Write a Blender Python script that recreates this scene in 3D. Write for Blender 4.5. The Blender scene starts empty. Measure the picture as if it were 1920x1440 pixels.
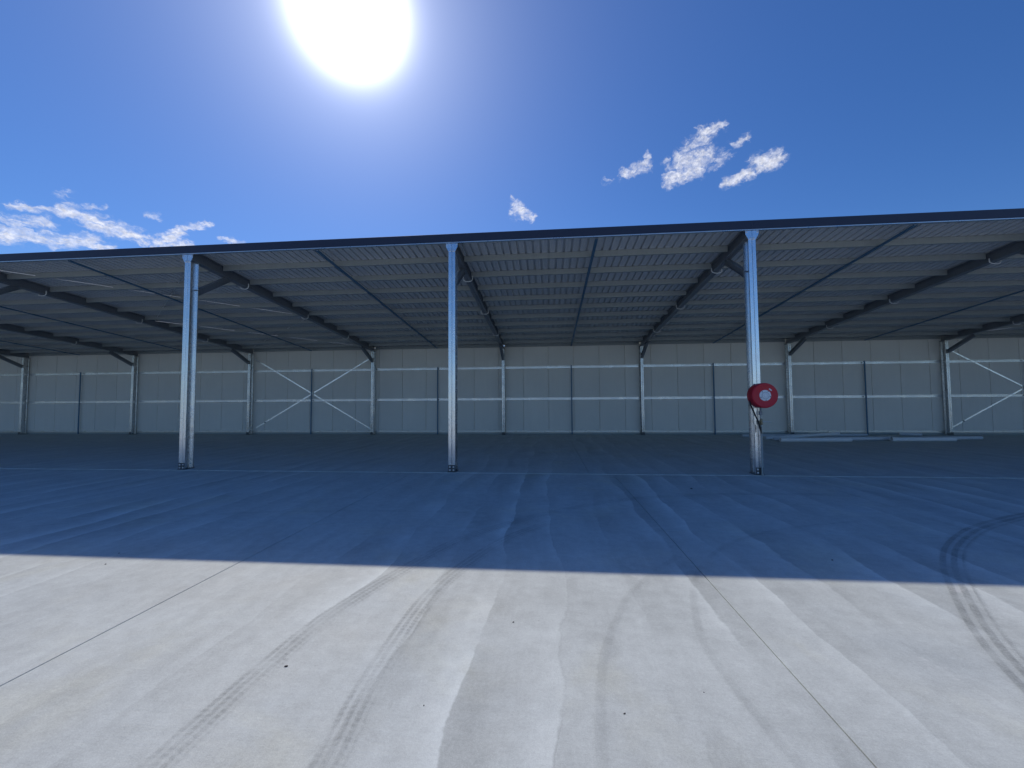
import bpy, math, random
from mathutils import Vector, Matrix
random.seed(7)
S = bpy.context.scene
COL = S.collection

# ------------------------------------------------------------------ camera
FPX, YAW, PIT, ROL = 755.29, math.radians(-5.167), math.radians(2.641), math.radians(-0.365)
cam = bpy.data.cameras.new('camera'); cam_o = bpy.data.objects.new('camera', cam); COL.objects.link(cam_o)
cam.sensor_fit = 'HORIZONTAL'; cam.sensor_width = 36.0; cam.lens = FPX / 1920 * 36.0
cam.clip_start = 0.05; cam.clip_end = 20000
r0 = Vector((math.cos(YAW), -math.sin(YAW), 0)); f0 = Vector((math.sin(YAW), math.cos(YAW), 0)); zz = Vector((0, 0, 1))
fw = f0 * math.cos(PIT) + zz * math.sin(PIT); up = -f0 * math.sin(PIT) + zz * math.cos(PIT)
rt = r0 * math.cos(ROL) + up * math.sin(ROL); up = -r0 * math.sin(ROL) + up * math.cos(ROL)
m = Matrix((rt, up, -fw)).transposed().to_4x4(); m.translation = Vector((2.2204, -9.1238, 1.5782))
cam_o.matrix_world = m
S.camera = cam_o

# ------------------------------------------------------------------ light
SUN_DIR = Vector((-0.339, 0.6445, 0.6845)).normalized()
SUN_EL = math.asin(SUN_DIR.z); SUN_AZ = math.atan2(SUN_DIR.x, SUN_DIR.y)
SUN_STRENGTH = 2.7
SKY_STRENGTH = 0.103
EXPOSURE = 0.12
sl = bpy.data.lights.new('sun', 'SUN'); sl.energy = SUN_STRENGTH; sl.angle = math.radians(0.53); sl.color = (1.0, 0.915, 0.80)
so = bpy.data.objects.new('sun', sl); COL.objects.link(so)
so.rotation_euler = (-SUN_DIR).to_track_quat('-Z', 'Y').to_euler(); so.location = (0, 0, 60)

S.render.engine = 'CYCLES'
S.view_settings.view_transform = 'Standard'; S.view_settings.look = 'None'
S.view_settings.exposure = EXPOSURE; S.view_settings.gamma = 1.0; S.view_settings.use_curve_mapping = False
S.cycles.max_bounces = 8; S.cycles.diffuse_bounces = 6; S.cycles.glossy_bounces = 3; S.cycles.transparent_max_bounces = 8


class NT:
    """small helper round a node tree"""
    def __init__(s, tree):
        s.t = tree; s.n = tree.nodes; s.l = tree.links
    def link(s, a, b): s.l.new(a, b)
    def put(s, sock, v):
        if hasattr(v, 'is_linked') or isinstance(v, bpy.types.NodeSocket): s.l.new(v, sock)
        else: sock.default_value = v
    def math(s, op, a, b=None, c=None, clamp=False):
        n = s.n.new('ShaderNodeMath'); n.operation = op; n.use_clamp = clamp
        s.put(n.inputs[0], a)
        if b is not None: s.put(n.inputs[1], b)
        if c is not None: s.put(n.inputs[2], c)
        return n.outputs[0]
    def vmath(s, op, a, b=None, out=0):
        n = s.n.new('ShaderNodeVectorMath'); n.operation = op
        s.put(n.inputs[0], a)
        if b is not None: s.put(n.inputs[1], b)
        return n.outputs[out]
    def sep(s, v):
        n = s.n.new('ShaderNodeSeparateXYZ'); s.put(n.inputs[0], v); return n.outputs
    def comb(s, x, y, z):
        n = s.n.new('ShaderNodeCombineXYZ')
        for i, v in enumerate((x, y, z)): s.put(n.inputs[i], v)
        return n.outputs[0]
    def noise(s, v, scale, detail=4, rough=0.55, dist=0.0, out='Fac'):
        n = s.n.new('ShaderNodeTexNoise'); s.put(n.inputs['Vector'], v)
        n.inputs['Scale'].default_value = scale; n.inputs['Detail'].default_value = detail
        n.inputs['Roughness'].default_value = rough; n.inputs['Distortion'].default_value = dist
        return n.outputs[out]
    def ss(s, v, a, b, c=0.0, d=1.0, mode='SMOOTHSTEP'):
        n = s.n.new('ShaderNodeMapRange'); n.interpolation_type = mode
        s.put(n.inputs['Value'], v); s.put(n.inputs['From Min'], a); s.put(n.inputs['From Max'], b)
        s.put(n.inputs['To Min'], c); s.put(n.inputs['To Max'], d)
        return n.outputs[0]
    def mix(s, f, a, b, blend='MIX'):
        n = s.n.new('ShaderNodeMix'); n.data_type = 'RGBA'; n.blend_type = blend
        s.put(n.inputs[0], f); s.put(n.inputs[6], a); s.put(n.inputs[7], b)
        return n.outputs[2]
    def vscale(s, col, f):
        n = s.n.new('ShaderNodeVectorMath'); n.operation = 'SCALE'; s.put(n.inputs[0], col); s.put(n.inputs['Scale'], f)
        return n.outputs[0]


# ------------------------------------------------------------------ sky: blue air, bright air round the sun, torn clouds
world = bpy.data.worlds.new('World'); S.world = world; world.use_nodes = True
W = NT(world.node_tree); W.n.clear()
out = W.n.new('ShaderNodeOutputWorld'); bg = W.n.new('ShaderNodeBackground')
sky = W.n.new('ShaderNodeTexSky'); sky.sky_type = 'NISHITA'; sky.sun_disc = False
sky.sun_elevation = SUN_EL; sky.sun_rotation = SUN_AZ
sky.altitude = 50; sky.air_density = 1.0; sky.dust_density = 0.08; sky.ozone_density = 2.6
hs = W.n.new('ShaderNodeHueSaturation'); hs.inputs['Saturation'].default_value = 1.22
W.link(sky.outputs[0], hs.inputs['Color'])
sky_col = W.mix(1.0, hs.outputs[0], (0.58, 0.71, 0.96, 1), 'MULTIPLY')
geo = W.n.new('ShaderNodeTexCoord'); D = geo.outputs['Generated']
D = W.vmath('NORMALIZE', D)
cosang = W.vmath('DOT_PRODUCT', D, tuple(SUN_DIR), out=1)
ang = W.math('MULTIPLY', W.math('ARCCOSINE', W.math('MINIMUM', cosang, 0.999999)), 57.29578)
# brightness of the air near the sun, in units of the sky texture
core = W.math('MULTIPLY', W.math('EXPONENT', W.math('MULTIPLY', W.math('POWER', W.math('DIVIDE', ang, 3.5), 2.0), -1.0)), 70.0)
mid = W.math('MULTIPLY', W.math('EXPONENT', W.math('DIVIDE', ang, -5.5)), 9.0)
wide = W.math('MULTIPLY', W.math('EXPONENT', W.math('DIVIDE', ang, -16.0)), 1.5)
glow = W.vmath('ADD', W.vscale((1.0, 0.98, 0.97), core), W.vmath('ADD', W.vscale((0.88, 0.93, 1.0), mid), W.vscale((1.0, 0.86, 0.86), wide)))
air = W.vmath('ADD', sky_col, glow)
# clouds: (azimuth, elevation) strokes in degrees, radius, density
CLOUDS = [(11.05, 29.24, 14.14, 29.59, .82, .9), (13.93, 30.66, 14.33, 30.35, .5, .7), (8.12, 28.77, 9.22, 28.93, .57, .45),
          (16.91, 27.69, 20.08, 28.02, .98, 1), (18.18, 29.29, 21.43, 29.26, 1.08, .95), (19.42, 30.55, 21.35, 31.12, .99, .8),
          (20.94, 31.81, 23.22, 31.87, .65, 1), (16.27, 29.63, 16.79, 28.64, .5, .55), (22.1, 27.98, 23.82, 29.08, .74, .6),
          (24.52, 29.64, 26.27, 29.9, .44, .75), (23.43, 25.89, 26.14, 26.4, .59, 1), (27.21, 27.12, 28.72, 26.95, 1.04, 1.1),
          (26.11, 25.4, 26.38, 25.71, .49, .35),
          (-57.05, 17.39, -53.68, 18.1, .36, .85), (-53.4, 18.19, -48.44, 17.06, .82, 1), (-52.67, 19.08, -50.98, 19.42, .24, .6),
          (-58.99, 15.24, -54.73, 16.74, .68, .75), (-58.59, 14.54, -51.68, 15.93, .77, .9), (-53.59, 15.4, -50.44, 15.42, .51, .9),
          (-46.83, 17.02, -45.06, 18.62, .67, 1), (-45.07, 18.77, -42.66, 19.87, .48, .85), (-47.28, 16.48, -44.28, 17.4, .42, .9),
          (-54.0, 19.39, -53.46, 19.77, .42, .5), (-47.83, 19.58, -46.91, 19.7, .3, .5), (-41.14, 18.69, -39.31, 18.6, .43, .8),
          (-4.99, 27.46, -4.95, 27.35, .45, .7), (-4.61, 26.56, -3.27, 25.74, .79, 1), (-5.2, 25.6, -4.72, 25.68, .46, .8),
          (-3.37, 25.18, -1.87, 24.9, .5, .9), (-5.21, 24.84, -3.86, 24.66, .46, .4),
          (-75, 17, -66, 15, 1.2, .9), (-80, 14, -70, 12, 1.0, .8), (70, 24, 76, 25, 1.3, 1), (84, 20, 87, 21, .9, .9),
          (120, 22, 128, 24, 1.6, 1), (133, 27, 137, 28, 1.0, .9), (-130, 19, -120, 21, 1.5, 1), (170, 18, 181, 20, 1.4, 1)]
dx, dy, dz = W.sep(D)
az = W.math('MULTIPLY', W.math('ARCTAN2', dx, dy), 57.29578 * 0.9)
el = W.math('MULTIPLY', W.math('ARCSINE', dz), 57.29578)
P2 = W.comb(az, el, 0.0)
W.link(air, bg.inputs['Color']); bg.inputs['Strength'].default_value = SKY_STRENGTH
shader = bg.outputs[0]
groups = {}
for cl in CLOUDS:
    a = (cl[0] + cl[2]) / 2
    key = 0 if -10 < a < 0 else 1 if 0 < a < 35 else 2 if -62 < a < -35 else 3 if a > 35 else 4
    groups.setdefault(key, []).append(cl)
for key, cls in groups.items():
    w1 = W.noise(P2, 0.55, 2, 0.6, out='Color'); w2 = W.noise(P2, 2.2, 3, 0.6, out='Color')
    Pw = W.vmath('ADD', P2, W.vmath('ADD', W.vscale(W.vmath('SUBTRACT', w1, (.5, .5, .5)), 1.5), W.vscale(W.vmath('SUBTRACT', w2, (.5, .5, .5)), 0.7)))
    px_, py_, _ = W.sep(Pw); Pw = W.comb(px_, py_, 0.0)
    field = None
    for a1, e1, a2, e2, r, wt in cls:
        a1 *= .9; a2 *= .9
        bx, by = a2 - a1, e2 - e1; L2 = max(bx * bx + by * by, 1e-6)
        q = W.vmath('SUBTRACT', Pw, (a1, e1, 0))
        h = W.math('MULTIPLY', W.vmath('DOT_PRODUCT', q, (bx, by, 0), out=1), 1 / L2, clamp=True)
        dist = W.vmath('LENGTH', W.vmath('SUBTRACT', q, W.vscale((bx, by, 0), h)), out=1)
        v = W.math('MULTIPLY', W.ss(dist, 0.0, r * 1.8, 1.0, 0.0), wt)
        field = v if field is None else W.math('MAXIMUM', field, v)
    # torn edges: streaky noise pulled along the wind
    rot = W.n.new('ShaderNodeMapping'); rot.inputs['Rotation'].default_value = (0, 0, math.radians(24 if key == 2 else -28)); rot.inputs['Scale'].default_value = (0.55, 2.0, 1) if key == 2 else (0.8, 1.4, 1)
    W.link(Pw, rot.inputs['Vector'])
    fb = W.noise(rot.outputs[0], 1.4, 7, 0.58, 0.3)
    fb2 = W.noise(P2, 4.5, 5, 0.6, 0.2)
    dens = W.math('ADD', field, W.math('ADD', W.math('MULTIPLY', W.math('SUBTRACT', fb, 0.5), 1.8), W.math('MULTIPLY', W.math('SUBTRACT', fb2, 0.5), 0.5)))
    alpha = W.math('MULTIPLY', W.ss(dens, 0.18, 1.42), W.ss(field, 0.02, 0.5))
    alpha = W.math('MULTIPLY', alpha, 0.95)
    shade = W.ss(W.noise(P2, 2.4, 4, 0.6), 0.3, 0.75, 0.72, 1.12)
    ccol = W.vmath('ADD', W.vscale((8.3, 8.5, 9.4), shade), W.vscale(glow, 0.7))
    bgc = W.n.new('ShaderNodeBackground'); W.link(W.mix(alpha, air, ccol), bgc.inputs['Color']); bgc.inputs['Strength'].default_value = SKY_STRENGTH
    lo, hi = min(min(c_[0], c_[2]) for c_ in cls) * .9 - 4, max(max(c_[0], c_[2]) for c_ in cls) * .9 + 4
    elo, ehi = min(min(c_[1], c_[3]) for c_ in cls) - 4, max(max(c_[1], c_[3]) for c_ in cls) + 4
    # only the part of the sky that holds this bank of clouds works its noise out
    inside = W.math('MULTIPLY', W.math('LESS_THAN', W.math('ABSOLUTE', W.math('SUBTRACT', az, (lo + hi) / 2)), (hi - lo) / 2),
                    W.math('LESS_THAN', W.math('ABSOLUTE', W.math('SUBTRACT', el, (elo + ehi) / 2)), (ehi - elo) / 2))
    mx = W.n.new('ShaderNodeMixShader'); W.link(inside, mx.inputs[0]); W.link(shader, mx.inputs[1]); W.link(bgc.outputs[0], mx.inputs[2])
    shader = mx.outputs[0]
W.link(shader, out.inputs[0])

world.cycles.sampling_method = 'MANUAL'; world.cycles.sample_map_resolution = 1024
# ------------------------------------------------------------------ materials
def new_mat(name):
    mt = bpy.data.materials.new(name); mt.use_nodes = True
    T = NT(mt.node_tree); b = T.n['Principled BSDF']
    g = T.n.new('ShaderNodeNewGeometry'); tc = T.n.new('ShaderNodeTexCoord')
    return mt, T, b, g.outputs['Position'], tc.outputs['Object']

def bump(T, b, h, strength, dist):
    n = T.n.new('ShaderNodeBump'); n.inputs['Strength'].default_value = strength; n.inputs['Distance'].default_value = dist
    T.link(h, n.inputs['Height']); T.link(n.outputs[0], b.inputs['Normal'])

def make_concrete(name, base, band_amp, seed):
    mt, T, b, P, O = new_mat(name)
    x, y, z = T.sep(P)
    Pf = T.comb(T.math('ADD', x, seed), y, 0.0)
    wob = T.noise(T.comb(T.math('MULTIPLY', x, 0.6), T.math('MULTIPLY', y, 0.30), seed), 1.0, 2, 0.6)
    wob2 = T.noise(Pf, 5.0, 3, 0.6)
    xw = T.math('ADD', x, T.math('ADD', T.math('MULTIPLY', T.math('SUBTRACT', wob, .5), 0.75), T.math('MULTIPLY', T.math('SUBTRACT', wob2, .5), 0.07)))
    ph = T.math('DIVIDE', xw, 0.58)
    fr = T.math('FRACT', ph); fl = T.math('FLOOR', ph)
    wn = T.n.new('ShaderNodeTexWhiteNoise'); wn.noise_dimensions = '1D'; T.link(fl, wn.inputs['W'])
    rnd = T.math('ADD', T.math('MULTIPLY', wn.outputs['Value'], 1.15), 0.08)
    saw = T.math('MULTIPLY', T.math('SUBTRACT', T.math('MULTIPLY', T.math('POWER', fr, 1.8), T.ss(fr, 0.965, 1.0, 1.0, 0.0)), 0.33), rnd)
    patch = T.ss(T.noise(Pf, 0.7, 3, 0.55), 0.36, 0.66, 0.1, 1.3)
    band = T.math('MULTIPLY', T.math('MULTIPLY', saw, patch), band_amp)
    # long soft drag lines with the screed
    drag = T.noise(T.comb(T.math('MULTIPLY', xw, 3.4), T.math('MULTIPLY', y, 0.32), seed), 1.0, 5, 0.62)
    mott = T.noise(Pf, 1.3, 5, 0.62); mott2 = T.noise(Pf, 9.0, 4, 0.65)
    broom = T.noise(T.comb(T.math('MULTIPLY', x, 6.0), T.math('MULTIPLY', y, 46.0), seed), 1.0, 3, 0.6)
    grain = T.noise(Pf, 170.0, 2, 0.7); grain2 = T.noise(Pf, 55.0, 3, 0.7)
    val = T.math('ADD', 1.0, band)
    for nz, amp in ((drag, .34), (mott, .46), (mott2, .40), (broom, .05), (grain, .5), (grain2, .36)):
        val = T.math('ADD', val, T.math('MULTIPLY', T.math('SUBTRACT', nz, .5), amp))
    col = T.vscale(base, val)
    warm = T.ss(T.noise(Pf, 0.8, 5, 0.6, 0.4), 0.52, 0.72, 0.0, 0.75)
    col = T.mix(warm, col, T.vmath('MULTIPLY', col, (1.04, 1.01, 0.93)))
    cool = T.ss(T.noise(T.vmath('ADD', Pf, (13, 5, 0)), 0.6, 4, 0.6, 0.4), 0.5, 0.75, 0.0, 0.7)
    col = T.mix(cool, col, T.vmath('MULTIPLY', col, (0.95, 0.97, 1.0)))
    lime = T.math('MULTIPLY', T.ss(T.noise(T.vmath('ADD', Pf, (4, 9, 0)), 1.7, 8, 0.72, 0.5), 0.62, 0.74), T.ss(mott2, .35, .6))
    col = T.mix(T.math('MULTIPLY', lime, 0.5), col, (0.74, 0.74, 0.72, 1))
    spot = T.ss(T.noise(T.vmath('ADD', Pf, (31, 2, 0)), 26.0, 2, 0.5), 0.76, 0.80)
    col = T.mix(T.math('MULTIPLY', spot, 0.35), col, (0.12, 0.11, 0.10, 1))
    T.link(col, b.inputs['Base Color'])
    b.inputs['Specular IOR Level'].default_value = 0.3
    T.link(T.ss(mott, .3, .7, .62, .8, 'LINEAR'), b.inputs['Roughness'])
    hgt = T.math('ADD', T.math('ADD', T.math('MULTIPLY', grain, .5), T.math('MULTIPLY', grain2, .7)), T.math('ADD', T.math('MULTIPLY', broom, .8), T.math('MULTIPLY', band, 0.6)))
    bump(T, b, hgt, 0.35, 0.004)
    return mt

M = {}
M['yard'] = make_concrete('yard_concrete', (0.535, 0.57, 0.545), 0.36, 0.0)
M['floor'] = make_concrete('floor_concrete', (0.52, 0.56, 0.54), 0.2, 57.0)

def make_galv(name, base, metallic, rough, wear=0.0, spangle=0.16):
    mt, T, b, P, O = new_mat(name)
    vor = T.n.new('ShaderNodeTexVoronoi'); vor.inputs['Scale'].default_value = 55.0; T.link(P, vor.inputs['Vector'])
    vv = T.sep(vor.outputs['Color'])[0]
    blot = T.noise(P, 3.0, 5, 0.6)
    x, y, z = T.sep(P)
    streak = T.noise(T.comb(T.math('MULTIPLY', x, 30.0), T.math('MULTIPLY', y, 30.0), T.math('MULTIPLY', z, 1.2)), 1.0, 3, 0.6)
    val = T.math('ADD', 1.0, T.math('ADD', T.math('MULTIPLY', T.math('SUBTRACT', vv, .5), spangle), T.math('ADD', T.math('MULTIPLY', T.math('SUBTRACT', blot, .5), .22), T.math('MULTIPLY', T.math('SUBTRACT', streak, .5), .18))))
    col = T.vscale(base, val)
    if wear:
        band = T.math('MULTIPLY', T.ss(z, 0.45, 0.75), T.ss(z, 1.15, 1.5, 1.0, 0.0))
        sc = T.ss(T.noise(T.comb(T.math('MULTIPLY', x, 40), T.math('MULTIPLY', y, 10), T.math('MULTIPLY', z, 9)), 1.0, 5, 0.7), 0.52, 0.64)
        col = T.mix(T.math('MULTIPLY', T.math('MULTIPLY', band, sc), wear), col, (0.05, 0.05, 0.05, 1))
        sp = T.ss(T.noise(P, 45.0, 3, 0.6), 0.66, 0.72)
        col = T.mix(T.math('MULTIPLY', T.math('MULTIPLY', sp, T.ss(z, 0.0, 2.0, 1.0, 0.2)), 0.5), col, (0.30, 0.29, 0.27, 1))
    T.link(col, b.inputs['Base Color'])
    b.inputs['Metallic'].default_value = metallic
    T.link(T.ss(T.math('ADD', blot, T.math('MULTIPLY', vv, .2)), .3, .9, rough - .08, rough + .12, 'LINEAR'), b.inputs['Roughness'])
    bump(T, b, blot, 0.06, 0.01)
    return mt
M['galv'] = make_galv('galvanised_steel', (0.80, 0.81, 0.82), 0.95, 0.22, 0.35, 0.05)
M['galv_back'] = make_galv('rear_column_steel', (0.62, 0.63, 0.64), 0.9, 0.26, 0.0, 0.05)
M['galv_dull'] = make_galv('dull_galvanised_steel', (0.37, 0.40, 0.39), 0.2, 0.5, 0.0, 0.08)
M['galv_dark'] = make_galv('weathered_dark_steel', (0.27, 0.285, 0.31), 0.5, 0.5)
M['sheet'] = make_galv('zinc_roof_sheet', (0.68, 0.69, 0.68), 0.06, 0.5, spangle=0.05)
M['bracket'] = make_galv('dark_bracket_steel', (0.10, 0.105, 0.11), 0.5, 0.5)
M['girt'] = make_galv('bright_girt_steel', (0.66, 0.67, 0.68), 0.9, 0.30, 0.0, 0.05)

def paint(name, base, rough=0.5, metallic=0.0, vary=0.15, scale=6.0, coat=0.0):
    mt, T, b, P, O = new_mat(name)
    n = T.noise(P, scale, 6, 0.65); n2 = T.noise(P, scale * 14, 3, 0.6)
    val = T.math('ADD', 1.0, T.math('ADD', T.math('MULTIPLY', T.math('SUBTRACT', n, .5), vary * 2), T.math('MULTIPLY', T.math('SUBTRACT', n2, .5), vary)))
    T.link(T.vscale(base, val), b.inputs['Base Color'])
    b.inputs['Metallic'].default_value = metallic
    T.link(T.ss(n, .3, .7, rough - .06, rough + .08, 'LINEAR'), b.inputs['Roughness'])
    b.inputs['Coat Weight'].default_value = coat
    bump(T, b, n2, 0.05, 0.003)
    return mt
M['fascia'] = paint('navy_fascia_paint', (0.022, 0.030, 0.060), 0.5)
M['bluebar'] = paint('blue_painted_bar', (0.07, 0.17, 0.28), 0.5)
M['cable'] = paint('white_cable_sheath', (0.75, 0.75, 0.73), 0.45, vary=.05)
M['strap'] = paint('bright_zinc_strap', (0.90, 0.90, 0.90), 0.3, 1.0, .05)
M['white'] = paint('white_pvc', (0.84, 0.84, 0.83), 0.42, vary=.08)
M['grey_pvc'] = paint('grey_pvc', (0.66, 0.68, 0.70), 0.42, vary=.08)
M['red'] = paint('red_enamel', (0.60, 0.010, 0.028), 0.42, vary=.1)
M['hubwhite'] = paint('white_hub_plastic', (0.90, 0.90, 0.88), 0.45, vary=.12, scale=60)
M['hubgrey'] = paint('grey_hub_print', (0.60, 0.62, 0.62), 0.5, vary=.2, scale=80)
M['rubber'] = paint('black_rubber', (0.018, 0.018, 0.02), 0.5, vary=.1)
M['brass'] = paint('dull_brass', (0.30, 0.25, 0.16), 0.4, .8)
M['bolt'] = paint('zinc_bolt', (0.72, 0.73, 0.74), 0.3, .7)
M['debris'] = paint('dark_debris', (0.035, 0.03, 0.028), 0.8, vary=.3, scale=80)
M['subbase'] = paint('joint_filler', (0.02, 0.02, 0.02), 0.9)

def make_panel():
    mt, T, b, P, O = new_mat('offwhite_wall_panel')
    x, y, z = T.sep(P)
    n = T.noise(P, 0.8, 5, 0.6); n2 = T.noise(P, 40.0, 2, 0.6)
    oi = T.n.new('ShaderNodeObjectInfo')
    streak = T.noise(T.comb(T.math('MULTIPLY', x, 8.0), 0.0, T.math('MULTIPLY', z, 0.5)), 1.0, 4, 0.6)
    val = T.math('ADD', 1.0, T.math('ADD', T.math('MULTIPLY', T.math('SUBTRACT', n, .5), .12), T.math('MULTIPLY', T.math('SUBTRACT', streak, .5), .08)))
    val = T.math('ADD', val, T.math('MULTIPLY', T.math('SUBTRACT', oi.outputs['Random'], .5), .05))
    dirt = T.math('MULTIPLY', T.ss(T.math('ADD', z, T.math('MULTIPLY', T.noise(P, 5.0, 4, .6), .3)), 0.1, 0.45, 1.0, 0.0), 0.3)
    col = T.mix(dirt, T.vscale((0.86, 0.82, 0.75), val), (0.36, 0.35, 0.33, 1))
    T.link(col, b.inputs['Base Color']); b.inputs['Roughness'].default_value = 0.55; b.inputs['Specular IOR Level'].default_value = 0.3
    bump(T, b, n2, 0.05, 0.002)
    return mt
M['panel'] = make_panel()

def make_ground():
    mt, T, b, P, O = new_mat('dry_earth_ground')
    n = T.noise(P, 0.05, 8, 0.6); n2 = T.noise(P, 2.0, 6, 0.6)
    col = T.mix(T.ss(n, .4, .6), (0.19, 0.16, 0.12, 1), (0.10, 0.12, 0.06, 1))
    col = T.vscale(col, T.math('ADD', .6, T.math('MULTIPLY', n2, .8)))
    T.link(col, b.inputs['Base Color']); b.inputs['Roughness'].default_value = 0.95
    bump(T, b, n2, 0.4, 0.05)
    return mt
M['ground'] = make_ground()

def make_tyre(name, strength, tread, ribs):
    mt, T, b, P, O = new_mat(name)
    tc = T.n.new('ShaderNodeUVMap'); u, v, _ = T.sep(tc.outputs[0])
    across = T.math('ABSOLUTE', T.math('SUBTRACT', u, .5))
    edge = T.ss(T.math('ADD', across, T.math('MULTIPLY', T.math('SUBTRACT', T.noise(P, 22.0, 3, .6), .5), .12)), 0.32, 0.5, 1.0, 0.0)
    ribw = T.math('SINE', T.math('MULTIPLY', u, 6.2832 * ribs))
    ribm = T.ss(ribw, -0.7, 0.2, 0.25, 1.0)
    a = T.math('MULTIPLY', edge, ribm)
    if tread:
        # slanted lugs, mirrored about the middle of the tyre
        lug = T.math('SINE', T.math('MULTIPLY', T.math('ADD', v, T.math('MULTIPLY', across, 0.06)), 6.2832 / 0.04))
        a = T.math('MULTIPLY', a, T.ss(lug, -0.5, 0.4, 0.55, 1.0))
    fade = T.ss(T.noise(P, 2.1, 5, .65), .34, .62, .3, 1.0)
    gr = T.ss(T.noise(P, 90.0, 3, .7), .3, .65, .35, 1.0)
    a = T.math('MULTIPLY', T.math('MULTIPLY', a, fade), gr)
    vend = T.sep(tc.outputs[0])[2]
    at = T.n.new('ShaderNodeAttribute'); at.attribute_name = 'endfade'
    a = T.math('MULTIPLY', T.math('MULTIPLY', a, at.outputs['Fac']), strength)
    tr = T.n.new('ShaderNodeBsdfTransparent'); mx = T.n.new('ShaderNodeMixShader')
    b.inputs['Base Color'].default_value = (0.07, 0.068, 0.065, 1); b.inputs['Roughness'].default_value = 0.85
    b.inputs['Specular IOR Level'].default_value = 0.2
    T.link(a, mx.inputs[0]); T.link(tr.outputs[0], mx.inputs[1]); T.link(b.outputs[0], mx.inputs[2])
    T.link(mx.outputs[0], T.n['Material Output'].inputs[0])
    return mt
M['tyre_tread'] = make_tyre('tyre_dust_tread', 0.26, True, 4)
M['tyre_rib'] = make_tyre('tyre_dust_ribs', 0.32, False, 3)
M['tyre_soft'] = make_tyre('tyre_dust_soft', 0.11, False, 1)

# ------------------------------------------------------------------ mesh helpers
class MB:
    def __init__(s): s.v = []; s.f = []; s.smooth = []
    def add(s, vs, fs, smooth=False):
        o = len(s.v); s.v += [tuple(q) for q in vs]; s.f += [tuple(i + o for i in f) for f in fs]; s.smooth += [smooth] * len(fs)
        return s
    def box(s, x0, x1, y0, y1, z0, z1):
        return s.add([(x0, y0, z0), (x1, y0, z0), (x1, y1, z0), (x0, y1, z0), (x0, y0, z1), (x1, y0, z1), (x1, y1, z1), (x0, y1, z1)],
                     [(3, 2, 1, 0), (4, 5, 6, 7), (0, 1, 5, 4), (1, 2, 6, 5), (2, 3, 7, 6), (3, 0, 4, 7)])
    def sweep(s, prof, A, B, U, V):
        """closed 2D outline swept from A to B, outline (u, v) laid on axes U, V"""
        A, B, U, V = Vector(A), Vector(B), Vector(U), Vector(V); n = len(prof)
        vs = [A + U * u + V * v for u, v in prof] + [B + U * u + V * v for u, v in prof]
        flip = U.cross(V).dot(B - A) < 0
        fs = [(i, (i + 1) % n, n + (i + 1) % n, n + i) for i in range(n)]
        fs += [tuple(range(n - 1, -1, -1)), tuple(range(n, 2 * n))]
        if flip: fs = [tuple(reversed(f)) for f in fs]
        return s.add(vs, fs)
    def strip(s, poly, t, A, B, U, V):
        """thin folded sheet: open polyline given thickness t, swept from A to B; made of quads"""
        n = len(poly); offs = []
        for i in range(n):
            nn = Vector((0, 0))
            for a, b in ((i - 1, i), (i, i + 1)):
                if a >= 0 and b < n:
                    d = Vector(poly[b]) - Vector(poly[a]); d.normalize(); nn += Vector((-d.y, d.x))
            nn.normalize()
            if 0 < i < n - 1:
                d = (Vector(poly[i]) - Vector(poly[i - 1])).normalized(); k = max(0.35, nn.dot(Vector((-d.y, d.x))))
            else: k = 1
            offs.append((poly[i][0] + nn.x * t / k, poly[i][1] + nn.y * t / k))
        ring = list(poly) + offs[::-1]; N = len(ring)
        A, B, U, V = Vector(A), Vector(B), Vector(U), Vector(V)
        vs = [A + U * u + V * v for u, v in ring] + [B + U * u + V * v for u, v in ring]
        fs = [(i, (i + 1) % N, N + (i + 1) % N, N + i) for i in range(N)]
        for i in range(n - 1):
            fs.append((N - 1 - i, N - 2 - i, i + 1, i)); fs.append((N + i, N + i + 1, 2 * N - 2 - i, 2 * N - 1 - i))
        return s.add(vs, fs)
    def tube(s, pts, r, n=8, cap=True):
        pts = [Vector(q) for q in pts]; vs = []; fs = []
        ref = None
        for i, q in enumerate(pts):
            d = (pts[min(i + 1, len(pts) - 1)] - pts[max(i - 1, 0)]).normalized()
            if ref is None: ref = d.orthogonal().normalized()
            ref = (ref - d * ref.dot(d)).normalized(); w = d.cross(ref)
            rr = r[i] if isinstance(r, (list, tuple)) else r
            vs += [q + (ref * math.cos(2 * math.pi * k / n) + w * math.sin(2 * math.pi * k / n)) * rr for k in range(n)]
        for i in range(len(pts) - 1):
            for k in range(n): fs.append((i * n + k, i * n + (k + 1) % n, (i + 1) * n + (k + 1) % n, (i + 1) * n + k))
        s.add(vs, fs, True)
        if cap:
            o = len(pts) - 1
            s.add(vs[:n], [tuple(range(n - 1, -1, -1))]); s.add(vs[o * n:], [tuple(range(n))])
        return s
    def lathe(s, prof, C, ax, n=32, closed=False):
        """profile of (radius, along) turned about axis ax through C"""
        C, ax = Vector(C), Vector(ax).normalized(); a = ax.orthogonal().normalized(); b = ax.cross(a); vs = []; fs = []
        for r, h in prof:
            vs += [C + ax * h + (a * math.cos(2 * math.pi * k / n) + b * math.sin(2 * math.pi * k / n)) * r for k in range(n)]
        m_ = len(prof)
        for i in range(m_ if closed else m_ - 1):
            j = (i + 1) % m_
            for k in range(n): fs.append((i * n + k, i * n + (k + 1) % n, j * n + (k + 1) % n, j * n + k))
        return s.add(vs, fs, True)
    def mesh(s, name, mat):
        me = bpy.data.meshes.new(name); me.from_pydata(s.v, [], s.f); me.update()
        me.polygons.foreach_set('use_smooth', s.smooth); me.materials.append(M[mat])
        if any(s.smooth): me.set_sharp_from_angle(angle=math.radians(38))
        return me

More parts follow.
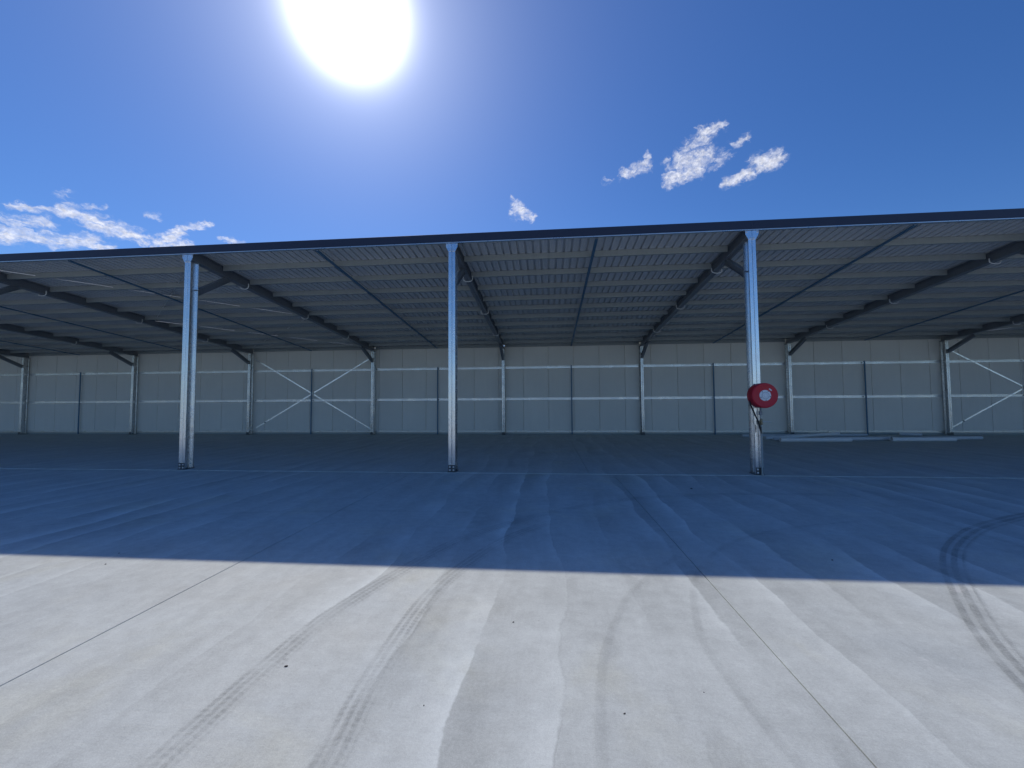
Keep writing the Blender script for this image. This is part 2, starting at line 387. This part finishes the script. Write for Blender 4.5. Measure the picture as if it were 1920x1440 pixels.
def ob(name, data, parent=None, loc=(0, 0, 0), rot=None):
    o = bpy.data.objects.new(name, data); COL.objects.link(o); o.location = loc
    if rot: o.rotation_euler = rot
    if parent: o.parent = parent
    return o
def tag(o, label=None, cat=None, group=None, kind=None):
    for k, v in (('label', label), ('category', cat), ('group', group), ('kind', kind)):
        if v: o[k] = v
    return o
def smooth_path(pts, n=10):
    pts = [Vector(p) for p in pts]; P = [pts[0] * 2 - pts[1]] + pts + [pts[-1] * 2 - pts[-2]]; o = []
    for i in range(1, len(P) - 2):
        for k in range(n):
            t = k / n; a, b, c, d = P[i - 1:i + 3]
            o.append(0.5 * ((2 * b) + (c - a) * t + (2 * a - 5 * b + 4 * c - d) * t * t + (3 * b - a - 3 * c + d) * t ** 3))
    return o + [pts[-1]]

# ------------------------------------------------------------------ setting: ground, yard, floor
BAY = 6.7; KL, KR = -7, 6
XL, XR = KL * BAY - 0.2, KR * BAY + 0.2
WALL_Y = 10.88
SLOPE = 0.09
def zr(y, z0): return z0 - SLOPE * y          # a line parallel to the roof, z0 high at the front columns

g = MB(); R_ = 6000
g.add([(-R_, -R_, -.16), (R_, -R_, -.16), (R_, R_, -.16), (-R_, R_, -.16)], [(0, 1, 2, 3)])
tag(ob('ground', g.mesh('ground', 'ground')), kind='structure')

def slab_mesh(w, d, mat, nm):
    """concrete slab with worn arrises, origin at its centre, top at z = 0"""
    b = MB(); c = .0025; x, y = w / 2, d / 2
    vs = [(-x, -y, -.12), (x, -y, -.12), (x, y, -.12), (-x, y, -.12), (-x, -y, -c), (x, -y, -c), (x, y, -c), (-x, y, -c),
          (-x + c, -y + c, 0), (x - c, -y + c, 0), (x - c, y - c, 0), (-x + c, y - c, 0)]
    fs = [(3, 2, 1, 0), (8, 9, 10, 11)]
    for i in range(4):
        j = (i + 1) % 4; fs += [(i, j, 4 + j, 4 + i), (4 + i, 4 + j, 8 + j, 8 + i)]
    b.add(vs, fs); return b.mesh(nm, mat)
def paving(name, xs, ys, z, mat, gap):
    b = MB(); b.box(xs[0], xs[-1], ys[0], ys[-1], z - .15, z - .05)
    root = tag(ob(name, b.mesh(name, 'subbase')), kind='structure'); cache = {}
    for i in range(len(xs) - 1):
        for j in range(len(ys) - 1):
            w, d = round(xs[i + 1] - xs[i] - gap, 3), round(ys[j + 1] - ys[j] - gap, 3)
            if (w, d) not in cache: cache[(w, d)] = slab_mesh(w, d, mat, 'slab')
            ob('slab', cache[(w, d)], root, ((xs[i] + xs[i + 1]) / 2, (ys[j] + ys[j + 1]) / 2, z))
    return root
yx = [-.9 - 4.5 * i for i in range(12, 0, -1)] + [-.9, 3.62, 8.66] + [13.2 + 4.5 * i for i in range(8)]
paving('yard', yx, [-150, -110, -80, -60, -46, -34, -26, -18, -10.4, -3.92, -.06], -.012, 'yard', .008)  # far rows behind the camera are unseen, added to bounce sunlight into the shed
fx = [3.1 + 4.7 * i for i in range(-11, 10)]
paving('shed_floor', fx, [-.055, 11.3], 0.0, 'floor', .008)

# ------------------------------------------------------------------ the shed
shed = tag(ob('open_shed', None, loc=(0, 0, 0)), 'long open fronted steel shed with galvanised columns and pale back wall', 'shed')

def csec(d, w, lip, r=.007):
    """lipped channel outline in (u = flange direction, v = depth), web at u = 0"""
    return [(w, lip), (w, r), (w - r * .3, r * .3), (w - r, 0), (r, 0), (.0, r), (.0, d - r), (r, d), (w - r, d), (w - r * .3, d - r * .3), (w, d - r), (w, d - lip)]
def back_to_back(b, A, B, U, V, d, w, lip, gap=.0035, t=.003):
    pr = csec(d, w, lip)
    U = Vector(U); A = Vector(A); B = Vector(B)
    b.strip(pr, -t, A + U * gap, B + U * gap, U, V)
    b.strip(pr, t, A - U * gap, B - U * gap, -U, V)

bolt_b = MB(); bolt_b.lathe([(0, -.014), (.011, -.014), (.013, -.011), (.013, -.005), (.021, -.004), (.021, 0)], (0, 0, 0), (0, 1, 0), 8)
BOLT = bolt_b.mesh('bolt', 'bolt')

# front column: two lipped channels back to back, bracket and bolts at the foot, splayed plate at the head
c = MB(); H_COL = 5.17
back_to_back(c, (0, 0, .012), (0, 0, H_COL), (1, 0, 0), (0, 1, 0), .25, .076, .022)
FCOL = c.mesh('column', 'galv')
c = MB()
for sx in (-1, 1):
    pr = [(sx * .003, 5.12), (sx * .078, 5.12), (sx * .138, 5.235), (sx * .141, 5.312), (sx * .003, 5.312)]
    c.sweep(pr, (0, -.012, 0), (0, -.001, 0), (1, 0, 0), (0, 0, 1))
CAP = c.mesh('cap_plate', 'galv')
c = MB(); c.box(-.079, .079, -.006, -.001, 0, .16); c.box(-.079, .079, .251, .256, 0, .16); c.box(-.1, .1, -.02, .27, 0.0, .010)
BASE = c.mesh('base_bracket', 'bracket')
# rear column
c = MB(); back_to_back(c, (0, 0, .012), (0, 0, 4.255), (1, 0, 0), (0, 1, 0), .25, .064, .02)
BCOL = c.mesh('column', 'galv_back')
c = MB(); c.box(-.068, .068, -.006, -.001, 0, .13); c.box(-.09, .09, -.02, .27, 0, .010)
BBASE = c.mesh('base_bracket', 'bracket')
BC_Y = 10.60
# rafter
c = MB(); vdir = Vector((0, SLOPE, 1)).normalized()
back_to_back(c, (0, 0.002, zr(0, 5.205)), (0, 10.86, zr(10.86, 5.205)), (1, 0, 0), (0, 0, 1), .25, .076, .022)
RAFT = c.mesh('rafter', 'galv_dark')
# knee braces
def knee(p, q, d, w):
    b = MB(); p, q = Vector(p), Vector(q); ax = (q - p).normalized(); v = Vector((1, 0, 0)).cross(ax).normalized()
    back_to_back(b, p - v * d / 2, q - v * d / 2, (1, 0, 0), v, d, w, .018)
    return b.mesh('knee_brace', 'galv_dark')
KF = knee((0, .262, 4.42), (0, 1.30, 5.10), .15, .05)
KB = knee((0, BC_Y - .012, 3.74), (0, 9.42, 4.30), .15, .05)
c = MB(); c.box(-.058, .058, .252, .262, 4.27, 4.62); CLF = c.mesh('cleat', 'galv_dull')
# white cable looped below a rafter
def loop_mesh(y):
    zb = zr(y, 5.205); pts = [(.125, y, zb + .10), (.13, y, zb + .02), (.115, y - .01, zb - .035), (.06, y - .015, zb - .06), (-.02, y - .015, zb - .06), (-.085, y - .01, zb - .045), (-.12, y, zb - .005), (-.125, y, zb + .08)]
    b = MB(); b.tube(smooth_path(pts, 5), .0125, 8); return b.mesh('cable_loop', 'cable')
LOOPS = [loop_mesh(y) for y in (1.88, 4.86, 7.86)]

for k in range(KL, KR + 1):
    x = k * BAY
    fc = ob('column', FCOL, shed, (x, 0, 0))
    ob('cap_plate', CAP, fc); ob('base_bracket', BASE, fc)
    for sx in (-.042, .042):
        for z in (.045, .115): ob('bolt', BOLT, fc, (sx, -.006, z))
        ob('bolt', BOLT, fc, (sx * .8, -.012, 5.15)); ob('bolt', BOLT, fc, (sx * 2.75, -.012, 5.285))
    bc = ob('column', BCOL, shed, (x, BC_Y, 0)); ob('base_bracket', BBASE, bc)
    rf = ob('rafter', RAFT, shed, (x, 0, 0))
    for lp in LOOPS: ob('cable_loop', lp, shed, (x, 0, 0))
    kf = ob('knee_brace', KF, shed, (x, 0, 0)); ob('cleat', CLF, kf)
    ob('knee_brace', KB, shed, (x, 0, 0))

# purlins between the rafters, bolted to their sides
PUR_D = .145
c = MB()
c.strip(csec(PUR_D, .055, .016, .005), .0025, (.08, 0, 0), (BAY - .08, 0, 0), (0, 1, 0), (0, 0, 1))
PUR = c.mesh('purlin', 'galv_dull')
PY = [1.0 + i for i in range(10)] + [10.78]
for k in range(KL, KR):
    for y in PY:
        ob('purlin', PUR, shed, (k * BAY, y, zr(y, 5.325) + (random.random() - .5) * .006))
# bridging at mid bay, below the purlins
c = MB(); c.strip([(-.03, .03), (-.03, 0), (.03, 0), (.03, .03)], -.003, (0, .03, zr(.03, 5.292)), (0, 10.70, zr(10.70, 5.292)), (1, 0, 0), (0, 0, 1))
BRI = c.mesh('roof_bridging', 'bluebar')
for k in range(KL, KR): ob('roof_bridging', BRI, shed, ((k + .5) * BAY, 0, 0))
# thin rods crossing the roof in the braced bays
for k in (-2, 3):
    for a, bb in ((0, 1), (1, 0)):
        for y0, y1 in ((.3, 5.4), (5.4, 10.5)):
            c = MB(); c.tube([((k + a) * BAY + (.09 if a == 0 else -.09), y0, zr(y0, 5.395 + a * .03)), ((k + bb) * BAY + (.09 if bb == 0 else -.09), y1, zr(y1, 5.395 + a * .03))], .011, 6)
            ob('roof_brace_rod', c.mesh('roof_brace_rod', 'strap'), shed)

# roof: ribbed sheets laid up the slope
roof = ob('roof', None, shed)
c = MB(); prof = []
for i in range(4):
    x0 = i * .19
    prof += [(x0, 0), (x0 + .055, 0), (x0 + .0565, .003), (x0 + .0585, .003), (x0 + .06, 0), (x0 + .122, 0), (x0 + .128, .055), (x0 + .172, .055), (x0 + .178, 0)]
prof.append((.76, 0))
y0, y1 = -.02, 11.25
c.add([(u, y0, zr(y0, 5.474) + v) for u, v in prof] + [(u, y1, zr(y1, 5.474) + v) for u, v in prof],
      [(i, i + 1, len(prof) + i + 1, len(prof) + i) for i in range(len(prof) - 1)])
SHT = c.mesh('roof_sheet', 'sheet')
n_sh = int((XR - XL) / .76) + 1
for i in range(n_sh): ob('roof_sheet', SHT, roof, (XL + i * .76, 0, 0))

# fascia: folded dark trim along the front edge, in lengths
c = MB(); FL = BAY
c.strip([(.16, 5.512), (-.03, 5.53), (-.034, 5.526), (-.034, 5.345), (-.030, 5.342)], -.0025, (.001, 0, 0), (FL - .001, 0, 0), (0, 1, 0), (0, 0, 1))
FAS = c.mesh('fascia', 'fascia')
c = MB(); c.strip([(-.026, 5.345), (-.026, 5.322), (-.02, 5.318), (.03, 5.318), (.035, 5.325), (.035, 5.45)], -.0025, (0.001, 0, 0), (FL - .001, 0, 0), (0, 1, 0), (0, 0, 1))
DRP = c.mesh('edge_channel', 'girt')
for k in range(KL, KR):
    ob('fascia', FAS, shed, (k * BAY, 0, 0)); ob('edge_channel', DRP, shed, (k * BAY, 0, 0))

# back wall: pale panels on girts
c = MB(); c.box(XL, XR, WALL_Y + .05, WALL_Y + .09, -.1, 4.42)
wall = ob('back_wall', c.mesh('back_wall', 'panel'), shed)
PW = 1.24
c = MB(); w = PW - .015
e = .006
prof = [(0, .05), (0, e), (e, 0), (w - e, 0), (w, e), (w, .05)]
c.sweep(prof, (0, WALL_Y, .015), (0, WALL_Y, 4.40), (1, 0, 0), (0, 1, 0))
PAN = c.mesh('panel', 'panel')
i0 = math.ceil((XL - .98) / PW); i = i0
while .98 + (i + 1) * PW < XR:
    ob('panel', PAN, wall, (.98 + i * PW + .0075, 0, 0)); i += 1
# girts
def girt_mesh(h, nm):
    b = MB(); b.strip([(.0, h - .018), (0, h), (.07, h), (.07, 0), (0, 0), (0, .016)], .0025, (.072, 0, 0), (BAY - .072, 0, 0), (0, 1, 0), (0, 0, 1)); return b.mesh(nm, 'girt')
GIR = girt_mesh(.115, 'girt'); GIB = girt_mesh(.075, 'girt')
c = MB(); c.box(.072, BAY - .072, -.008, .0, 0, .085); SKT = c.mesh('base_trim', 'galv_dull')
c = MB(); c.strip([(-.022, .028), (-.022, 0), (.022, 0), (.022, .028)], -.003, (0, 0, .012), (0, 0, 3.40), (1, 0, 0), (0, 1, 0))
WBR = c.mesh('wall_bridging', 'bluebar')
for k in range(KL, KR):
    for z in (3.26, 1.70): ob('girt', GIR, shed, (k * BAY, WALL_Y - .075, z))
    ob('girt', GIB, shed, (k * BAY, WALL_Y - .075, .115))
    ob('base_trim', SKT, shed, (k * BAY, WALL_Y - .003, .004))
    ob('wall_bridging', WBR, shed, ((k + .5) * BAY, WALL_Y - .105, 0))
# flat strap cross in two bays, behind the girts' lips
def strap(p, q, w=.055):
    b = MB(); p, q = Vector(p), Vector(q); ax = (q - p).normalized(); v = Vector((0, 1, 0)).cross(ax).normalized()
    b.sweep([(-.0015, -w / 2), (.0015, -w / 2), (.0015, w / 2), (-.0015, w / 2)], p, q, (0, 1, 0), v); return b
for k in (-2, 3):
    xa, xb = k * BAY + .07, (k + 1) * BAY - .07
    sb = ob('wall_strap', strap((xa, 10.866, 4.0), (xb, 10.866, .22)).mesh('wall_strap', 'strap'), shed)
    pa, pb = Vector((xa, 10.873, .22)), Vector((xb, 10.873, 4.0))
    sb = ob('wall_strap', strap(pa, pb).mesh('wall_strap', 'strap'), shed)
    q = pa.lerp(pb, .105); c = MB(); c.lathe([(0, -.03), (.03, -.03), (.03, .012), (0, .012)], q, (0, 1, 0), 10)
    ob('strap_tensioner', c.mesh('strap_tensioner', 'galv_dark'), sb)
# closed ends, out of the picture
for x0, x1 in ((XL - .06, XL), (XR, XR + .06)):
    c = MB(); yy0, yy1 = .0, WALL_Y + .05
    c.sweep([(yy0, -.1), (yy1, -.1), (yy1, zr(yy1, 5.46)), (yy0, zr(yy0, 5.46))], (x0, 0, 0), (x1, 0, 0), (0, 1, 0), (0, 0, 1))
    ob('end_wall', c.mesh('end_wall', 'panel'), shed)

# ------------------------------------------------------------------ fire hose reel on the right-hand column
RX, RZ = 6.707, 1.692
reel = tag(ob('fire_hose_reel', None, loc=(RX, 0, 0)), 'round red fire hose reel with white hub on the right column', 'hose reel')
c = MB()
R = .262
c.lathe([(.05, -.075), (R - .012, -.075), (R - .002, -.082), (R, -.095), (R, -.285), (R - .004, -.300), (R - .018, -.310), (R - .03, -.312), (R - .045, -.308), (.12, -.300), (.0, -.300)], (0, 0, RZ), (0, 1, 0), 56)
ob('drum', c.mesh('drum', 'red'), reel)
c = MB(); c.lathe([(.114, -.299), (.114, -.312), (.108, -.317), (.085, -.319), (.05, -.322), (.03, -.327), (.0, -.328)], (0, 0, RZ), (0, 1, 0), 36)
hub = ob('hub', c.mesh('hub', 'hubwhite'), reel)
c = MB(); c.lathe([(.078, -.3196), (.078, -.3225), (.060, -.3235), (.060, -.3196)], (0, 0, RZ), (0, 1, 0), 36)
c.lathe([(.040, -.3225), (.040, -.3262), (.033, -.3275), (.033, -.3225)], (0, 0, RZ), (0, 1, 0), 28)
ob('printed_ring', c.mesh('printed_ring', 'hubgrey'), hub)
c = MB(); c.lathe([(0, -.326), (.008, -.326), (.009, -.322), (.009, -.314)], (0, 0, 0), (0, 1, 0), 8); RB = c.mesh('hub_bolt', 'rubber')
for i in range(5):
    a = math.radians(58 + 72 * i); ob('hub_bolt', RB, hub, (.098 * math.cos(a), 0, RZ + .098 * math.sin(a)))
c = MB(); a = math.radians(-38); uu = Vector((math.cos(a), 0, math.sin(a))); vv = Vector((-math.sin(a), 0, math.cos(a)))
c.sweep([(-.032, -.012), (.032, -.012), (.032, .012), (-.032, .012)], (.104, -.3125, RZ + .121), (.104, -.303, RZ + .121), uu, vv)
ob('label_sticker', c.mesh('label_sticker', 'hubwhite'), reel)
c = MB(); c.box(-.06, .06, -.075, -.006, RZ - .14, RZ + .14); c.box(-.12, .12, -.012, -.004, RZ - .05, RZ + .05)
ob('mounting_bracket', c.mesh('mounting_bracket', 'galv_dark'), reel)
c = MB(); c.tube(smooth_path([(-.235, -.16, RZ - .10), (-.225, -.155, RZ - .19), (-.175, -.14, RZ - .30), (-.11, -.12, RZ - .44), (-.055, -.105, RZ - .56), (-.03, -.10, RZ - .66)], 6), .0155, 10)
ob('hose', c.mesh('hose', 'rubber'), reel)
c = MB(); c.tube([(.018, -.055, .0), (.018, -.055, 1.30)], .019, 12); c.lathe([(.03, .0), (.03, .02), (.02, .02)], (.018, -.055, 0), (0, 0, 1), 12)
ob('riser_pipe', c.mesh('riser_pipe', 'galv_dull'), reel)
c = MB(); c.tube([(.018, -.055, 1.30), (.018, -.06, 1.42), (.018, -.07, RZ - .22)], .021, 10)
c.lathe([(.02, -.04), (.034, -.034), (.034, .034), (.02, .04)], (.018, -.055, 1.32), (0, 0, 1), 10)
ob('supply_pipe', c.mesh('supply_pipe', 'galv_dark'), reel)
c = MB(); c.lathe([(0, -.06), (.024, -.06), (.03, -.05), (.03, -.015), (.036, -.012), (.036, .02), (.028, .024), (.028, .06), (.018, .075), (0, .075)], (.018, -.07, 1.13), (0, 0, 1), 12)
c.lathe([(0, -.05), (.018, -.05), (.02, 0), (0, 0)], (.018, -.07, 1.13), (0, 1, 0), 10)
vlv = ob('stop_valve', c.mesh('stop_valve', 'brass'), reel)
c = MB(); c.tube([(.018, -.125, 1.135), (.07, -.13, 1.14), (.20, -.13, 1.134)], [.009, .007, .006], 8)
ob('valve_lever', c.mesh('valve_lever', 'hubgrey'), vlv)
c = MB(); c.tube([(-.03, -.10, 1.06), (-.02, -.11, 1.00), (-.012, -.115, .93), (-.010, -.115, .89)], [.018, .022, .017, .011], 10)
c.lathe([(.015, -.01), (.028, -.008), (.028, .012), (.015, .014)], (-.022, -.108, 1.015), (0, 0, 1), 10)
ob('nozzle', c.mesh('nozzle', 'rubber'), reel)

# ------------------------------------------------------------------ loose pipes on the floor by the back wall
def pipe(p, q, r, mat, label, tilt=None):
    p, q = Vector((*p, r + .002)), Vector((*q, r + .002))
    if tilt: q.z += tilt
    L = (q - p).length; ax = (q - p).normalized(); b = MB()
    b.lathe([(r - .007, 0), (r, 0), (r, L * .5), (r, L), (r - .007, L), (r - .007, L * .5)], (0, 0, 0), ax, 20, closed=True)
    o = ob('plastic_pipe', b.mesh('plastic_pipe', mat), None, p); tag(o, label, 'pipe', 'loose pipes lying by the back wall')
pipe((11.10, 7.36), (13.70, 7.44), .080, 'white', 'white pipe in front of the others, nearest the hose reel column')
pipe((15.30, 7.66), (17.60, 7.73), .080, 'white', 'white pipe in front on the right, left of the wall strap bay')
pipe((10.95, 8.15), (14.50, 9.28), .068, 'white', 'pale pipe lying askew, its right end raised toward the wall', .10)
pipe((11.05, 7.72), (13.3, 7.70), .066, 'grey_pvc', 'grey pipe tucked between the front left pipe and the askew one')
pipe((13.05, 7.92), (15.75, 8.05), .075, 'grey_pvc', 'grey pipe in the middle of the row, behind the two front pipes')
pipe((16.55, 8.15), (19.25, 8.5), .070, 'grey_pvc', 'grey pipe reaching farthest right of all the loose pipes')
pipe((10.7, 9.55), (16.2, 10.1), .055, 'grey_pvc', 'long thin grey pipe lying close along the wall base')
pipe((18.40, 10.05), (17.75, 10.38), .075, 'grey_pvc', 'short pipe offcut at the foot of the back wall, its dark end showing')

# ------------------------------------------------------------------ tyre marks pressed into the yard dust
def ribbon(name, pts, width, mat, z, label):
    pts = smooth_path([(a, b, 0) for a, b in pts], 14); vs = []; fs = []; uv = []; fade = []; s_ = 0
    acc = [0]
    for i in range(1, len(pts)): acc.append(acc[-1] + (pts[i] - pts[i - 1]).length)
    Ltot = acc[-1]
    for i, q in enumerate(pts):
        d = (pts[min(i + 1, len(pts) - 1)] - pts[max(i - 1, 0)]).normalized(); nn = Vector((-d.y, d.x, 0))
        for j in range(3):
            vs.append(tuple(q + nn * width * (j / 2 - .5) + Vector((0, 0, z))))
            uv.append((j / 2, acc[i])); fade.append(min(1, acc[i] / .5, (Ltot - acc[i]) / .5))
    for i in range(len(pts) - 1):
        for j in range(2): fs.append((i * 3 + j, i * 3 + j + 1, i * 3 + j + 4, i * 3 + j + 3))
    me = bpy.data.meshes.new(name); me.from_pydata(vs, [], fs); me.update()
    l = me.uv_layers.new(name='UVMap')
    for lp in me.loops: l.data[lp.index].uv = uv[lp.vertex_index]
    at = me.attributes.new('endfade', 'FLOAT', 'POINT'); at.data.foreach_set('value', fade)
    me.materials.append(M[mat])
    tag(ob(name, me), label, 'tyre mark', 'tyre marks on the yard')
Z0 = -.012 + .003
T1 = [(.46, -8.3), (.48, -7.44), (.50, -6.74), (.57, -6.11), (.80, -5.38), (1.12, -4.55), (1.62, -3.85), (2.25, -3.2), (3.33, -2.41), (4.74, -1.94), (6.12, -1.78), (7.35, -1.85)]
ribbon('tyre_mark', T1, .20, 'tyre_tread', Z0, 'long treaded tyre mark left of centre that sweeps right into the shade')
ribbon('tyre_mark', [(1.28, -8.3), (1.23, -7.36), (1.19, -6.79), (1.22, -5.85), (1.40, -5.12), (1.76, -4.3), (2.3, -3.6)], .20, 'tyre_tread', Z0 + .0008, 'treaded tyre mark running to the picture centre, right of the longest one')
ribbon('tyre_mark', [(-6.5, -6.0), (-4.8, -4.49), (-4.17, -4.12), (-2.97, -3.71), (-1.95, -3.44), (-.79, -3.3), (.3, -3.26), (1.5, -3.3)], .15, 'tyre_soft', Z0 + .0016, 'faint curved tyre mark in the shade at the left')
ribbon('tyre_mark', [(4.55, -7.3), (4.92, -6.48), (5.2, -5.98), (5.62, -5.38), (6.02, -4.86), (6.55, -4.3), (7.23, -3.75), (7.87, -3.35), (8.8, -2.88), (9.8, -2.5)], .23, 'tyre_rib', Z0 + .0024, 'three ribbed tyre mark bending across the shadow edge at far right')
ribbon('tyre_mark', [(7.32, .0), (7.31, -1.2), (7.31, -2.88), (7.31, -3.6), (7.32, -4.6)], .16, 'tyre_soft', Z0 + .0032, 'straight faint tyre mark in the shade before the hose reel column')
ribbon('tyre_mark', [(6.6, -3.3), (5.82, -3.53), (5.21, -3.75), (4.58, -4.1), (4.12, -4.48), (3.75, -4.95), (3.56, -5.27), (3.42, -5.59), (3.26, -6.18), (3.24, -6.57), (3.3, -7.1), (3.4, -7.8)], .12, 'tyre_soft', Z0 + .0040, 'faint tyre mark curving round the long joint right of centre')
ribbon('tyre_mark', [(3.7, -4.6), (2.98, -5.52), (2.71, -6.09), (2.56, -6.55), (2.49, -6.98), (2.46, -7.4), (2.5, -8.0)], .13, 'tyre_soft', Z0 + .0048, 'faint tyre mark in the sun between the centre and the long joint')

# ------------------------------------------------------------------ crumbs of debris
def crumb(x, y, s_, label, flat=.6):
    rnd = random.Random(int(x * 100 + y * 1000)); b = MB(); prof = [(0, 0), (.7, 0.02), (1, .35), (.75, .8), (0, 1)]
    b.lathe([(r * s_, h * s_ * flat) for r, h in prof], (0, 0, 0), (0, 0, 1), 7)
    b.v = [(p[0] * (1 + rnd.uniform(-.35, .5)), p[1] * (.7 + rnd.uniform(-.2, .2)), p[2] * (1 + rnd.uniform(-.2, .3))) for p in b.v]
    o = ob('debris_crumb', b.mesh('debris_crumb', 'debris'), None, (x, y, -.0125), (0, 0, rnd.uniform(0, 6)))
    tag(o, label, 'debris', 'dark crumbs scattered on the yard')
for x, y, s_, lab in ((.62, -6.74, .014, 'largest dark crumb in the sun, beside the long treaded tyre mark'),
                      (-2.21, -5.4, .014, 'dark crumb in the sun just below the shadow edge at far left'),
                      (1.95, -6.14, .010, 'small dark crumb in the sun at the middle of the picture'),
                      (2.59, -6.95, .008, 'tiny dark crumb near the bottom, right of centre'),
                      (1.55, -6.98, .007, 'tiny dark crumb near the bottom, right of the second treaded mark'),
                      (4.8, -1.43, .045, 'flat dark scrap in the shade in front of the columns'),
                      (5.02, -4.76, .016, 'dark crumb in the shade, right of the long joint'),
                      (-2.39, -5.12, .012, 'dark crumb right on the shadow edge at left'),
                      (3.05, -6.76, .006, 'tiny dark crumb left of the long joint near the bottom')):
    crumb(x, y, s_ * .72, lab, .35 if s_ > .04 else .6)
